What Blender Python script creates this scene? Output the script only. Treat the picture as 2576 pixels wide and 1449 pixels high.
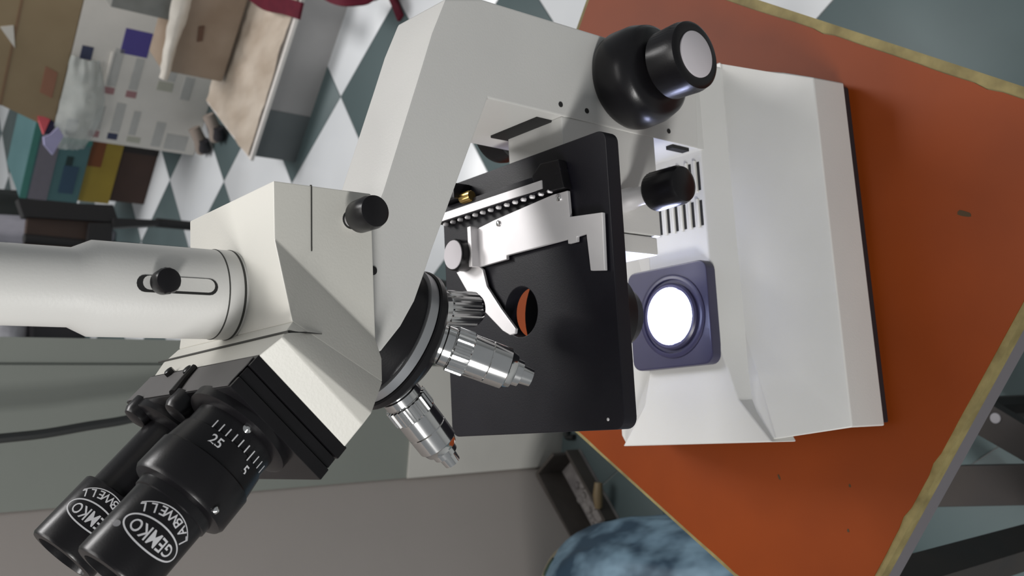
import bpy, bmesh, math, random
import numpy as np
from mathutils import Vector, Matrix, noise
random.seed(7)
sc = bpy.context.scene
col = sc.collection
for o in list(bpy.data.objects): bpy.data.objects.remove(o)

# ------------------------------------------------------------------ camera, world, lights, exposure
# Plan frame used below: x right, y away from the camera, z up, z = 0 on the stool top.
# OZ lifts everything so that the floor lies at z = 0 in the world.
OZ = 0.55
ZF = -0.55
FPX = 2480.0
cR = Vector((.98867, -.14063, .05243)).normalized()
cF = Vector((.14118, .75293, -.64277)); cF = (cF - cR * cF.dot(cR)).normalized()
cD = cF.cross(cR)
CAM = Vector((0, 0, .52))

cam_d = bpy.data.cameras.new('camera')
cam = bpy.data.objects.new('camera', cam_d); col.objects.link(cam)
cam_d.sensor_width = 36.0; cam_d.lens = 36.0 * FPX / 2576.0
cam_d.clip_start = .01; cam_d.clip_end = 60
M3 = Matrix((cD, cR, -cF)).transposed()
cam.matrix_world = Matrix.Translation(CAM + Vector((0, 0, OZ))) @ M3.to_4x4()
cam_d.dof.use_dof = True; cam_d.dof.focus_distance = .42; cam_d.dof.aperture_fstop = 22
sc.camera = cam

w = bpy.data.worlds.new('room_light'); sc.world = w; w.use_nodes = True
bg = w.node_tree.nodes['Background']
bg.inputs[0].default_value = (.93, .97, 1.0, 1); bg.inputs[1].default_value = .225

def area(name, loc, target, sx, sy, power, colour):
    l = bpy.data.lights.new(name, 'AREA'); l.shape = 'RECTANGLE'; l.size = sx; l.size_y = sy
    l.energy = power; l.color = colour
    o = bpy.data.objects.new(name, l); col.objects.link(o)
    o.location = Vector(loc) + Vector((0, 0, OZ))
    o.rotation_euler = (Vector(target) - Vector(loc)).to_track_quat('-Z', 'Y').to_euler()
    return o
area('tube_lamp_light', (-1.50, -.82, 1.22), (.08, .38, .2), .8, .22, 36, (1, .985, .96))
area('ceiling_panel_light', (.25, .95, 2.05), (.25, .95, 0), 1.0, 1.0, 18, (1, .97, .94))
area('ceiling_lamp_light', (1.3, 2.2, 2.2), (.9, 2.3, -.5), .9, .9, 48, (1, .98, .97))

sc.view_settings.view_transform = 'Standard'; sc.view_settings.look = 'None'
sc.view_settings.exposure = 0.0; sc.view_settings.gamma = 1.0
sc.view_settings.use_curve_mapping = False

# ------------------------------------------------------------------ helpers
def ray(x, y):
    return cR * (724.5 - y) + cD * (x - 1288) + cF * FPX
def on(x, y, axis, val):                 # the place in the room that pixel (x, y) shows on the plane axis = val
    d = ray(x, y); t = (val - CAM[axis]) / d[axis]
    return CAM + d * t

MATS = {}
def mat(name, c, rough=.5, metal=0., c2=None, nscale=40., nmix=.35, bump=0., bscale=400., spec=.5, emit=None, estr=0., coat=0., trans=0., alpha=1., stretch=None, detail=4.):
    if name in MATS: return MATS[name]
    m = bpy.data.materials.new(name); m.use_nodes = True
    nt = m.node_tree; b = nt.nodes['Principled BSDF']
    b.inputs['Base Color'].default_value = (*c, 1)
    b.inputs['Roughness'].default_value = rough; b.inputs['Metallic'].default_value = metal
    b.inputs['Specular IOR Level'].default_value = spec
    b.inputs['Coat Weight'].default_value = coat
    b.inputs['Transmission Weight'].default_value = trans
    b.inputs['Alpha'].default_value = alpha
    tc = nt.nodes.new('ShaderNodeTexCoord'); mp = nt.nodes.new('ShaderNodeMapping')
    nt.links.new(tc.outputs['Object'], mp.inputs[0])
    if stretch: mp.inputs['Scale'].default_value = stretch
    if c2 is None: c2 = tuple(x * .93 for x in c); 
    n = nt.nodes.new('ShaderNodeTexNoise'); n.inputs['Scale'].default_value = nscale; n.inputs['Detail'].default_value = detail
    r = nt.nodes.new('ShaderNodeValToRGB')
    r.color_ramp.elements[0].position = .5 - nmix * .5; r.color_ramp.elements[1].position = .5 + nmix * .5
    r.color_ramp.elements[0].color = (*c, 1); r.color_ramp.elements[1].color = (*c2, 1)
    nt.links.new(mp.outputs[0], n.inputs['Vector']); nt.links.new(n.outputs['Fac'], r.inputs[0])
    nt.links.new(r.outputs[0], b.inputs['Base Color'])
    if bump:
        n2 = nt.nodes.new('ShaderNodeTexNoise'); n2.inputs['Scale'].default_value = bscale
        bp = nt.nodes.new('ShaderNodeBump'); bp.inputs['Strength'].default_value = bump; bp.inputs['Distance'].default_value = .001
        nt.links.new(mp.outputs[0], n2.inputs['Vector']); nt.links.new(n2.outputs['Fac'], bp.inputs['Height'])
        nt.links.new(bp.outputs[0], b.inputs['Normal'])
    if emit:
        b.inputs['Emission Color'].default_value = (*emit, 1); b.inputs['Emission Strength'].default_value = estr
    MATS[name] = m
    return m

WHITE = mat('white_enamel', (.66, .655, .63), .42, bump=.05, bscale=900, c2=(.62, .615, .595), nscale=15)
CREAM = mat('cream_enamel', (.68, .665, .61), .42, bump=.05, bscale=900, c2=(.64, .63, .58), nscale=15)
BLACK = mat('black_anodised', (.006, .0055, .0065), .30, bump=.03, bscale=1200, c2=(.009, .0085, .010), spec=.32)
STAGEB = mat('black_stage_coat', (.0055, .005, .0085), .40, bump=.05, bscale=1500, c2=(.0075, .007, .011), spec=.33)
RUBBER = mat('black_rubber', (.02, .018, .022), .6)
CHROME = mat('chrome', (.80, .80, .79), .13, 1., c2=(.72, .72, .72), nscale=90)
SATIN = mat('satin_steel', (.86, .84, .85), .46, .6, c2=(.80, .78, .79), nscale=40)
SILVER = mat('silver_ring', (.52, .53, .55), .32, .9)
CAPGREY = mat('cap_grey', (.60, .57, .60), .5)
NAVY = mat('navy_plastic', (.032, .030, .066), .36, c2=(.040, .037, .078))
BRASS = mat('brass', (.75, .52, .18), .3, 1.)
DARKHOLE = mat('dark_recess', (.015, .015, .015), .8)
SEAM = mat('seam_line', (.05, .05, .045), .8)
INK = mat('white_print', (.62, .62, .64), .6)
GREYINK = mat('grey_print', (.20, .20, .21), .6)
LAMP = mat('lamp_glass', (.9, .93, 1.), .2, emit=(.60, .66, 1.), estr=80.)
GLASS = mat('lens_glass', (.85, .88, .95), .08, metal=.9)
ORANGE = mat('orange_laminate', (.225, .040, .004), .45, c2=(.150, .026, .003), nscale=9, nmix=.6, bump=.03, bscale=300, spec=.16)
PLYEDGE = mat('ply_edge', (.27, .22, .085), .7, c2=(.10, .075, .022), nscale=60, nmix=.5, bump=.5, bscale=150)
FRAMEG = mat('grey_steel_frame', (.12, .11, .122), .55, c2=(.12, .11, .12), nscale=25)
LEGB = mat('dark_leg_paint', (.022, .019, .019), .55, c2=(.035, .026, .022), nscale=20)

def new_bm(): return bmesh.new()
def finish(bm, bev=0., seg=2, smooth_deg=38):
    bmesh.ops.recalc_face_normals(bm, faces=bm.faces)
    if bev > 0:
        es = [e for e in bm.edges if len(e.link_faces) == 2 and e.calc_face_angle(0) > math.radians(20)]
        bmesh.ops.bevel(bm, geom=es, offset=bev, segments=seg, profile=.6, affect='EDGES', clamp_overlap=True)
        bmesh.ops.recalc_face_normals(bm, faces=bm.faces)
    for f in bm.faces: f.smooth = True
    lim = math.radians(smooth_deg)
    for e in bm.edges:
        if len(e.link_faces) != 2 or e.calc_face_angle(0) > lim: e.smooth = False
    return bm

def obj(name, bm, m, parent=None, label=None, bev=0., seg=2, smooth_deg=38):
    finish(bm, bev, seg, smooth_deg)
    me = bpy.data.meshes.new(name)
    co = [v.co for v in bm.verts]
    lo = Vector((min(c.x for c in co), min(c.y for c in co), min(c.z for c in co)))
    hi = Vector((max(c.x for c in co), max(c.y for c in co), max(c.z for c in co)))
    c = (lo + hi) / 2; c.z = lo.z
    for v in bm.verts: v.co -= c
    bm.to_mesh(me); bm.free()
    me.materials.append(m)
    o = bpy.data.objects.new(name, me); col.objects.link(o)
    if bev > 0:
        wn = o.modifiers.new('weighted_normals', 'WEIGHTED_NORMAL'); wn.keep_sharp = True; wn.weight = 100; wn.thresh = .001
    W = c + Vector((0, 0, OZ))
    if parent is not None:
        o.parent = parent; W = W - wloc(parent)
    o.location = W
    if label: o['label'] = label
    return o
def wloc(o):
    p = o.location.copy()
    while o.parent is not None:
        o = o.parent; p += o.location
    return p
def tag(o, label, cat, group=None, kind=None):
    o['label'] = label; o['category'] = cat
    if group: o['group'] = group
    if kind: o['kind'] = kind
    return o
def thing(name, loc, label, cat, group=None):
    o = bpy.data.objects.new(name, None); col.objects.link(o)
    o.empty_display_size = .02
    o.location = Vector(loc) + Vector((0, 0, OZ))
    return tag(o, label, cat, group)
def structure(o):
    o['kind'] = 'structure'; return o

def box(bm, lo, hi, M=None):
    vs = [bm.verts.new((x, y, z)) for x in (lo[0], hi[0]) for y in (lo[1], hi[1]) for z in (lo[2], hi[2])]
    for f in ((0, 1, 3, 2), (4, 6, 7, 5), (0, 4, 5, 1), (2, 3, 7, 6), (0, 2, 6, 4), (1, 5, 7, 3)):
        bm.faces.new([vs[i] for i in f])
    if M is not None:
        for v in vs: v.co = M @ v.co
    return vs
def hull(bm, pts):
    vs = [bm.verts.new(p) for p in pts]
    r = bmesh.ops.convex_hull(bm, input=vs)
    bmesh.ops.delete(bm, geom=[g for g in r['geom_interior'] if isinstance(g, bmesh.types.BMVert)], context='VERTS')
    bmesh.ops.dissolve_limit(bm, angle_limit=math.radians(1.5), verts=bm.verts, edges=bm.edges)
def loft(bm, rings, caps=True):
    R = [[bm.verts.new(p) for p in r] for r in rings]
    n = len(R[0])
    for a, b in zip(R, R[1:]):
        for i in range(n): bm.faces.new((a[i], a[(i + 1) % n], b[(i + 1) % n], b[i]))
    if caps:
        bm.faces.new(R[0]); bm.faces.new(R[-1])
    return R
def prism(bm, poly, axis, a, b):
    def P(q, t):
        if axis == 1: return (q[0], t, q[1])
        if axis == 2: return (q[0], q[1], t)
        return (t, q[0], q[1])
    loft(bm, [[P(q, a) for q in poly], [P(q, b) for q in poly]])
def frame(axis, up=(0, 0, 1)):
    a = Vector(axis).normalized(); u = Vector(up)
    if abs(a.dot(u)) > .95: u = Vector((1, 0, 0))
    u = (u - a * a.dot(u)).normalized(); v = a.cross(u)
    return a, u, v
def lathe(bm, org, axis, prof, n=40, caps=True, knurl=None, up=(0, 0, 1)):
    """prof: (distance along axis, radius); knurl: (i0, i1, depth) gives every second vertex of those rings a smaller radius"""
    org = Vector(org); a, u, v = frame(axis, up)
    rings = []
    for i, (t, r) in enumerate(prof):
        ring = []
        for k in range(n):
            th = 2 * math.pi * k / n; rr = r
            if knurl and knurl[0] <= i <= knurl[1] and (k // knurl[3]) % 2: rr = r - knurl[2]
            ring.append(org + a * t + (u * math.cos(th) + v * math.sin(th)) * rr)
        rings.append(ring)
    return loft(bm, rings, caps)
def tube(bm, pts, r, n=10):
    pts = [Vector(p) for p in pts]
    rings = []
    pu = Vector((.13, .2, .97))
    for i, p in enumerate(pts):
        t = (pts[min(i + 1, len(pts) - 1)] - pts[max(i - 1, 0)]).normalized()
        u = (pu - t * t.dot(pu)).normalized(); pu = u; v = t.cross(u)
        rr = r[i] if isinstance(r, (list, tuple)) else r
        rings.append([p + (u * math.cos(2 * math.pi * k / n) + v * math.sin(2 * math.pi * k / n)) * rr for k in range(n)])
    loft(bm, rings)
def spline(pts, k=8):
    pts = [Vector(p) for p in pts]; out = []
    P = [pts[0]] + pts + [pts[-1]]
    for i in range(1, len(P) - 2):
        for j in range(k):
            t = j / k; a, b, c, d = P[i - 1], P[i], P[i + 1], P[i + 2]
            out.append(.5 * ((2 * b) + (c - a) * t + (2 * a - 5 * b + 4 * c - d) * t * t + (3 * b - a - 3 * c + d) * t ** 3))
    out.append(pts[-1]); return out
def rrect(x0, x1, y0, y1, r, n=5):
    out = []
    for cx, cy, a0 in ((x1 - r, y1 - r, 0), (x0 + r, y1 - r, 90), (x0 + r, y0 + r, 180), (x1 - r, y0 + r, 270)):
        for k in range(n + 1):
            a = math.radians(a0 + 90 * k / n); out.append((cx + r * math.cos(a), cy + r * math.sin(a)))
    return out
def text_verts(s, size, extrude=0.):
    """flat mesh of a word: returns verts (x, y) centred at 0 and faces"""
    cu = bpy.data.curves.new('lettering', 'FONT'); cu.body = s; cu.size = size
    cu.offset = size * .010; cu.align_x = 'CENTER'; cu.align_y = 'CENTER'; cu.resolution_u = 4
    o = bpy.data.objects.new('lettering', cu); col.objects.link(o)
    dg = bpy.context.evaluated_depsgraph_get(); dg.update()
    me = o.evaluated_get(dg).to_mesh()
    V = [(v.co.x, v.co.y) for v in me.vertices]; F = [tuple(p.vertices) for p in me.polygons]
    o.evaluated_get(dg).to_mesh_clear()
    bpy.data.objects.remove(o); bpy.data.curves.remove(cu)
    return V, F

# ------------------------------------------------------------------ the setting: floor, walls
TS = .270; TA = math.radians(31.5)
t1 = Vector((math.cos(TA), math.sin(TA), 0)); t2 = Vector((-math.sin(TA), math.cos(TA), 0))
V0 = Vector((.6853, 2.3868, 0)) + t2 * .01
GROUT = mat('grout', (.33, .34, .34), .8)
TWHITE = mat('white_floor_tile', (.70, .72, .74), .30, c2=(.62, .64, .66), nscale=6, nmix=.7)
TGREY = mat('grey_floor_tile', (.082, .118, .122), .55, c2=(.066, .095, .099), nscale=8, nmix=.7)
bm = new_bm(); box(bm, (-2.6, -2.2, ZF - .06), (3.4, 5.4, ZF - .002))
floor = structure(obj('floor', bm, GROUT)); floor['label'] = 'checkerboard floor of white and grey tiles'
tile_mesh = {}
for nm, mm in (('w', TWHITE), ('g', TGREY)):
    b = new_bm(); h = TS / 2 - .0008
    vs = [(-h, -h), (h, -h), (h, h), (-h, h)]
    rot = [(t1 * x + t2 * y) for x, y in vs]
    loft(b, [[(p.x, p.y, -.002) for p in rot], [(p.x, p.y, -.0006) for p in rot], [(p.x * .994, p.y * .994, 0) for p in rot]])
    finish(b); me = bpy.data.meshes.new('tile'); b.to_mesh(me); b.free(); me.materials.append(mm); tile_mesh[nm] = me
tiles = []
for i in range(-16, 12):
    for j in range(-16, 12):
        c = V0 + t1 * (i + .5) * TS + t2 * (j + .5) * TS
        if not (-.75 < c.x < 2.4 and -.1 < c.y < 5.0): continue
        if c.x < .05 * c.y - .62: continue
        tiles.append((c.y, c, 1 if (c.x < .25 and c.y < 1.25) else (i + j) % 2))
tiles.sort(key=lambda t: t[0])
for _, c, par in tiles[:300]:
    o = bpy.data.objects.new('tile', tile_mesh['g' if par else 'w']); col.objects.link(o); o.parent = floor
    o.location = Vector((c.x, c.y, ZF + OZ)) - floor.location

WALLG = mat('grey_green_wall_paint', (.205, .22, .20), .75, c2=(.175, .19, .17), nscale=5, nmix=.8, bump=.1, bscale=120)
WALLP = mat('beige_wall_paint', (.48, .43, .40), .75, c2=(.42, .38, .355), nscale=5, nmix=.8, bump=.1, bscale=120)
WALLW = mat('white_wall_paint', (.62, .63, .61), .75, c2=(.57, .58, .56), nscale=3, nmix=.8)
bm = new_bm(); prism(bm, [(-.060, 1.162), (.093, 1.130), (.096, 1.134), (.122, 1.124), (.140, 1.36), (-.01, 1.40)], 2, ZF, 1.9)
structure(obj('wall_back', bm, WALLG))['label'] = 'grey pillar behind the microscope'
bm = new_bm(); prism(bm, [(-.060, 1.166), (-.060 - .78 * .95, 1.166 - .62 * .95), (-.060 - .78 * .95 - .07, 1.166 - .62 * .95 + .09), (-.1, 1.29)], 2, ZF, 1.9)
structure(obj('wall_left', bm, WALLP))['label'] = 'beige wall beside the pillar'
bm = new_bm(); prism(bm, [(-.0605, 1.1585), (.0925, 1.1265), (.0925, 1.1300), (-.0605, 1.1620)], 2, ZF, -.262)  # thin slab on the lower pillar, paler than the wall above it
structure(obj('trim_1', bm, mat('pale_band', (.52, .51, .475), .7, c2=(.46, .45, .42), nscale=6)))['label'] = 'pale band at the foot of the pillar'
bm = new_bm(); box(bm, (-.4, 5.0, ZF), (3.3, 5.1, 2.0))
structure(obj('wall_far', bm, WALLW))['label'] = 'white wall at the far end of the room'

# ------------------------------------------------------------------ the stool that carries the microscope
ta = Vector((.567, .824, 0)).normalized(); tb = Vector((-ta.y, ta.x, 0))
A0, A1, B0, B1 = .202, .596, -.0145, .311
def tp(a, b, z): p = ta * a + tb * b; return (p.x, p.y, z)
stool = thing('stool', tp((A0 + A1) / 2, (B0 + B1) / 2, ZF), 'square stool with worn orange laminate top carrying the microscope', 'stool')
# worn laminate: ragged outline
def ragged(a0, a1, b0, b1, amp, n=46):
    pts = []
    cs = [(a0, b0), (a1, b0), (a1, b1), (a0, b1)]
    for k in range(4):
        p, q = Vector((*cs[k], 0)), Vector((*cs[(k + 1) % 4], 0)); d = (q - p).normalized(); nn = Vector((-d.y, d.x, 0))
        for i in range(n):
            t = i / n; e = amp * (.3 + .9 * max(0, noise.noise(Vector((t * 9 + k * 13, .3, 0))))) if 0 < i else amp * .4
            if random.random() < .05: e += amp * .8
            s = p + (q - p) * t + nn * e
            pts.append(tp(s.x, s.y, 0))
    return pts
rg = ragged(A0, A1, B0, B1, .0014)
bm = new_bm(); loft(bm, [[(p[0], p[1], -.0012) for p in rg], [(p[0], p[1], 0) for p in rg]])
top = obj('laminate_top', bm, ORANGE, stool, smooth_deg=20)
bm = new_bm(); loft(bm, [[tp(a, b, z) for a, b in rrect(A0 - .003, A1 + .003, B0 - .0055, B1 + .002, .004)] for z in (-.0095, -.0009)])
obj('plywood_board', bm, PLYEDGE, stool, 'olive worn plywood edge')
for (a0, a1, b0, b1) in ((A0 + .001, A1 - .004, B0 + .004, B0 + .022), (A0 + .004, A1 - .004, B1 - .022, B1 - .004), (A0 - .001, A0 + .022, B0 + .022, B1 - .022), (A1 - .022, A1 - .004, B0 + .022, B1 - .022)):
    bm = new_bm(); loft(bm, [[tp(a, b, z) for a, b in ((a0, b0), (a1, b0), (a1, b1), (a0, b1))] for z in (-.030, -.0096)])
    obj('frame_rail', bm, FRAMEG, stool, bev=.001)
for a, b, sa, sb in ((A0 + .02, B1 - .02, -1, 1), (A1 - .02, B1 - .02, 1, 1), (A1 - .02, B0 + .02, 1, -1), (A0 + .02, B0 + .02, -1, -1)):
    bm = new_bm()
    loft(bm, [[tp(a + sa * k + x, b + sb * k + y, z) for x, y in ((-.012, -.012), (.012, -.012), (.012, .012), (-.012, .012))] for z, k in ((ZF, -.004), (-.024, 0))])
    obj('leg', bm, LEGB, stool, bev=.001)
for a0, a1, b0, b1 in ((A0 + .012, A0 + .028, B0 + .03, B1 - .03), (A1 - .028, A1 - .012, B0 + .03, B1 - .03)):
    bm = new_bm(); loft(bm, [[tp(a, b, z) for a, b in ((a0, b0), (a1, b0), (a1, b1), (a0, b1))] for z in (-.36, -.335)])
    obj('stretcher', bm, LEGB, stool, bev=.001)
CHIP = mat('dark_chip_mark', (.05, .028, .008), .8)
for (x, y, rx, ry, an) in ((2425, 537, .0042, .0014, 65), (1960, 1200, .0018, .0007, 20), (2138, 1222, .001, .0007, 0), (2134, 1335, .001, .0007, 0)):
    p = on(x, y, 2, 0); bm = new_bm(); ca, sa_ = math.cos(math.radians(an)), math.sin(math.radians(an))
    ring = []
    for k in range(14):
        th = 2 * math.pi * k / 14; r = 1 + .35 * noise.noise(Vector((k * .9, x * .1, 0)))
        ex, ey = rx * r * math.cos(th), ry * r * math.sin(th)
        ring.append((p.x + ex * ca - ey * sa_, p.y + ex * sa_ + ey * ca))
    loft(bm, [[(q[0], q[1], .00002) for q in ring], [(q[0], q[1], .00014) for q in ring]])
    obj('chip_mark', bm, CHIP, stool)

# ------------------------------------------------------------------ the microscope
XC, YC = .0585, .376
mic = thing('microscope', (.09, YC, 0), 'white trinocular laboratory microscope with black eyepieces, stage and lit lamp', 'microscope')
def mir(pts): return pts + [(x, 2 * YC - y, z) for x, y, z in pts]

# base: rubber foot plate, skirt, platform
near = [(-.0088, .2890), (.190, .2925), (.199, .312), (.213, .352)]
far = [(x, 2 * YC - y) for x, y in reversed(near)]
plan = near + far
def inset(p, d): 
    cx = .1; return [(cx + (x - cx) * (1 - d / .1), YC + (y - YC) * (1 - d / .085)) for x, y in p]
bm = new_bm(); loft(bm, [[(x, y, z) for x, y in inset(plan, .0015)] for z in (0, .0075)])
obj('rubber_foot_plate', bm, RUBBER, mic, bev=.001)
skirt_hi = [(-.0086, .2912), (.188, .2938), (.197, .313), (.212, .352)]
plat_n = [(-.0128, .3205), (.049, .3445), (.130, .3445), (.211, .3455)]
base_lo = plan
base_mid = skirt_hi + [(x, 2 * YC - y) for x, y in reversed(skirt_hi)]
base_hi = plat_n + [(x, 2 * YC - y) for x, y in reversed(plat_n)]
bm = new_bm()
loft(bm, [[(x, y, .0075) for x, y in base_lo], [(x, y, .037) for x, y in base_mid], [(x, y, .0650 if x < 0 else .0520) for x, y in base_hi]])
base = obj('base_body', bm, WHITE, mic, bev=.0022, seg=3)
plat_lo = [(-.0148, .3190), (.010, .3325), (.049, .3430), (.130, .3440), (.208, .345)]
plat_hi = [(-.0142, .3210), (.010, .3410), (.049, .3530), (.130, .3530), (.208, .353)]
PL = .068
bm = new_bm()
loft(bm, [[(x, y, .0480) for x, y in plat_lo + [(x, 2 * YC - y) for x, y in reversed(plat_lo)]],
          [(x, y, .0500) for x, y in plat_lo + [(x, 2 * YC - y) for x, y in reversed(plat_lo)]],
          [(x, y, PL) for x, y in plat_hi + [(x, 2 * YC - y) for x, y in reversed(plat_hi)]]])
platform = obj('platform', bm, WHITE, mic, bev=.0025, seg=3)
for j in range(6):      # ventilation louvres: two columns of slots
    for x0, x1 in ((.1315, .1505), (.1105, .1275)):
        y = .3560 + j * .0063
        bm = new_bm(); box(bm, (x0, y + .0006, PL - .0005), (x1, y + .0026, PL + .0016))
        lo_ = obj('vent_louvre', bm, CREAM, platform, bev=.0005)
        bm = new_bm(); box(bm, (x0 + .001, y - .0012, PL - .0005), (x1 - .001, y + .0006, PL + .0002))
        obj('vent_slot', bm, DARKHOLE, platform)

# illuminator
LX, LY = .0605, .3775
bm = new_bm(); loft(bm, [[(x, y, z) for x, y in rrect(.0305, .0905, .3500, .4110, .006)] for z in (PL - .001, PL + .0075)])
lam = obj('lamp_housing', bm, NAVY, mic, 'dark navy square lamp housing', bev=.0012)
bm = new_bm(); lathe(bm, (LX, LY, PL + .0075), (0, 0, 1), [(-.001, .0245), (.0006, .0245), (.0012, .0237), (.0012, .0218), (-.0006, .0212)], 56, caps=False)
obj('lamp_ring', bm, NAVY, lam)
bm = new_bm(); lathe(bm, (LX, LY, PL + .0075), (0, 0, 1), [(-.001, .0195), (.0016, .0195), (.0026, .0185), (.0026, .0168), (.0004, .0164)], 56, caps=False)
obj('collector_ring', bm, NAVY, lam)
bm = new_bm(); lathe(bm, (LX, LY, PL + .0075), (0, 0, 1), [(.0, .0158), (.0014, .0156), (.0034, .0130), (.0046, .009), (.0052, .004)], 48)
obj('lit_lens', bm, LAMP, lam, 'glowing white lamp lens', smooth_deg=60)

# arm
near_o = [(.1530, .0800), (.2040, .0768), (.2040, .2350), (.1985, .2570), (.1800, .2655), (.1635, .2716), (.1029, .2945), (.0850, .3030), (.0330, .3030), (.0345, .2980), (.0450, .2880), (.0560, .2805), (.0680, .2750), (.0800, .2698), (.1550, .2342)]
far_o = [(x, z - (.012 if (2 <= k <= 8) else 0)) for k, (x, z) in enumerate(near_o)]
bm = new_bm()
loft(bm, [[(x, .345, z) for x, z in near_o], [(x, .381, z + (.002 if 3 <= k <= 6 else 0)) for k, (x, z) in enumerate(near_o)], [(x, .407, z) for x, z in far_o]])
arm = obj('arm', bm, WHITE, mic, bev=.0012, seg=2)
bm = new_bm(); box(bm, (.156, .352, PL - .004), (.206, .400, .084))
obj('column_foot', bm, WHITE, mic, bev=.001)
for x, y in ((1410, 263), (1476, 279), (1682, 330)):
    p = on(x, y, 1, .345); bm = new_bm(); lathe(bm, (p.x, .3455, p.z), (0, -1, 0), [(0, .0014), (.0008, .0014)], 14); obj('grub_screw', bm, DARKHOLE, arm)
bm = new_bm(); lathe(bm, (*on(937, 681, 1, .345),), (0, -1, 0), [(-.004, .0019), (.0006, .0019), (.0008, .0015)], 18); obj('set_screw', bm, DARKHOLE, arm)
# dovetail slot on the column front, lit from the lamp
bm = new_bm(); box(bm, (.1532, .3530, .1765), (.1556, .3900, .1965)); obj('dovetail_slot', bm, DARKHOLE, arm)

# focus knobs on both sides
KX, KZ = .1808, .1382
def focus(s):
    y0 = .345 if s < 0 else .407
    bm = new_bm(); lathe(bm, (KX, y0, KZ), (0, s, 0), [(-.001, .0240), (.002, .0262), (.005, .0268), (.016, .0264), (.0225, .0244), (.0245, .0220), (.0258, .0150), (.0262, .0120)], 64)
    k = obj('coarse_focus_knob', bm, BLACK, mic, bev=0)
    bm = new_bm(); lathe(bm, (KX, y0, KZ), (0, s, 0), [(.0255, .0125), (.0285, .0150), (.0310, .0178), (.0440, .0183), (.0480, .0174), (.0490, .0158), (.0487, .0124)], 96, knurl=(3, 3, .0005, 1))
    obj('fine_focus_knob', bm, BLACK, k)
    bm = new_bm(); lathe(bm, (KX, y0, KZ), (0, s, 0), [(.0470, .0120), (.0494, .0120), (.0496, .0116)], 48)
    obj('knob_cap', bm, CAPGREY, k, 'pale grey round cap')
focus(-1); focus(1)

# stage carrier under the stage
bm = new_bm(); box(bm, (.0985, .3455, .117), (.1545, .3880, .1865)); carrier = obj('stage_carrier', bm, WHITE, mic, bev=.0012)
bm = new_bm(); box(bm, (.0880, .3455, .1205), (.0980, .4065, .1865)); obj('carrier_end_block', bm, WHITE, carrier, bev=.0012)
bm = new_bm(); box(bm, (.1512, .3470, .086), (.1535, .3520, .100)); obj('column_gap', bm, DARKHOLE, arm)

# stage plate with a round hole
SZ = .194; ST = .0085
so = rrect(-.0028, .1368, .3090, .4385, .0055, 6)
def stage_mesh():
    bm = new_bm(); n = 48; hr = .0128
    inner = [(XC + hr * math.cos(2 * math.pi * k / n), YC + hr * math.sin(2 * math.pi * k / n)) for k in range(n)]
    # resample the outline by angle so each hole vertex pairs with an outline point
    def hit(a):
        d = Vector((math.cos(a), math.sin(a))); best = None
        for i in range(len(so)):
            p, q = Vector(so[i]), Vector(so[(i + 1) % len(so)])
            e = q - p; den = d.x * e.y - d.y * e.x
            if abs(den) < 1e-12: continue
            r = p - Vector((XC, YC)); t = (r.x * e.y - r.y * e.x) / den; u = (r.x * d.y - r.y * d.x) / den
            if t > 0 and -1e-6 <= u <= 1 + 1e-6 and (best is None or t < best): best = t
        return (XC + d.x * best, YC + d.y * best)
    angs = sorted(set([round(2 * math.pi * k / n, 6) for k in range(n)] + [round(math.atan2(y - YC, x - XC) % (2 * math.pi), 6) for x, y in so]))
    I = [(XC + hr * math.cos(a), YC + hr * math.sin(a)) for a in angs]; O_ = [hit(a) for a in angs]
    loops = []
    for P, z in ((I, SZ), (O_, SZ), (O_, SZ - ST), (I, SZ - ST)): loops.append([bm.verts.new((x, y, z)) for x, y in P])
    m = len(angs)
    for a, b in ((0, 1), (1, 2), (2, 3), (3, 0)):
        for i in range(m): bm.faces.new((loops[a][i], loops[a][(i + 1) % m], loops[b][(i + 1) % m], loops[b][i]))
    return bm
stage = obj('stage', stage_mesh(), STAGEB, mic, 'flat black stage with a round hole', bev=.0006)
for x, y in ((1530, 1055),):
    p = on(x, y, 2, SZ); bm = new_bm(); lathe(bm, (p.x, p.y, SZ - .0004), (0, 0, 1), [(0, .0008), (.0006, .0008), (.0008, .0005)], 12); obj('stage_screw', bm, SATIN, stage)

# condenser below the stage
bm = new_bm(); lathe(bm, (XC, YC, .119), (0, 0, 1), [(0, .0150), (.001, .0165), (.012, .0178), (.0135, .0240), (.040, .0240), (.0410, .0295), (.0465, .0295)], 48)
cond = obj('condenser', bm, BLACK, mic)
bm = new_bm(); lathe(bm, (XC, YC, .119), (0, 0, -1), [(-.001, .0142), (.0015, .0130), (.0035, .0095), (.0045, .004)], 40); obj('condenser_lens', bm, GLASS, cond, smooth_deg=60)

# mechanical slide holder on the stage
rail = new_bm(); box(rail, (.1150, .3350, SZ), (.1235, .4370, SZ + .0055)); rail_o = obj('slide_rail', rail, STAGEB, mic, bev=.0005)
bm = new_bm(); box(bm, (.1158, .3480, SZ + .0055), (.1200, .4370, SZ + .0064)); obj('rail_face', bm, SATIN, rail_o)
for k in range(14):
    y = .3445 + k * .0066
    bm = new_bm(); lathe(bm, (.1142, y, SZ + .0034), (-.2, 0, 1), [(0, .0012), (.0020, .0010), (.0026, .0005)], 10); obj('rack_tooth', bm, SATIN, rail_o)
bm = new_bm(); loft(bm, [[(x, y, z) for x, y in [(.113, .333), (.128, .336), (.129, .349), (.124, .356), (.114, .353)]] for z in (SZ, SZ + .0058)]); obj('rail_end_block', bm, BLACK, rail_o, bev=.0012)
bm = new_bm(); box(bm, (.124, .412, SZ), (.133, .429, SZ + .012)); obj('travel_block', bm, BLACK, rail_o, bev=.001)
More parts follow.
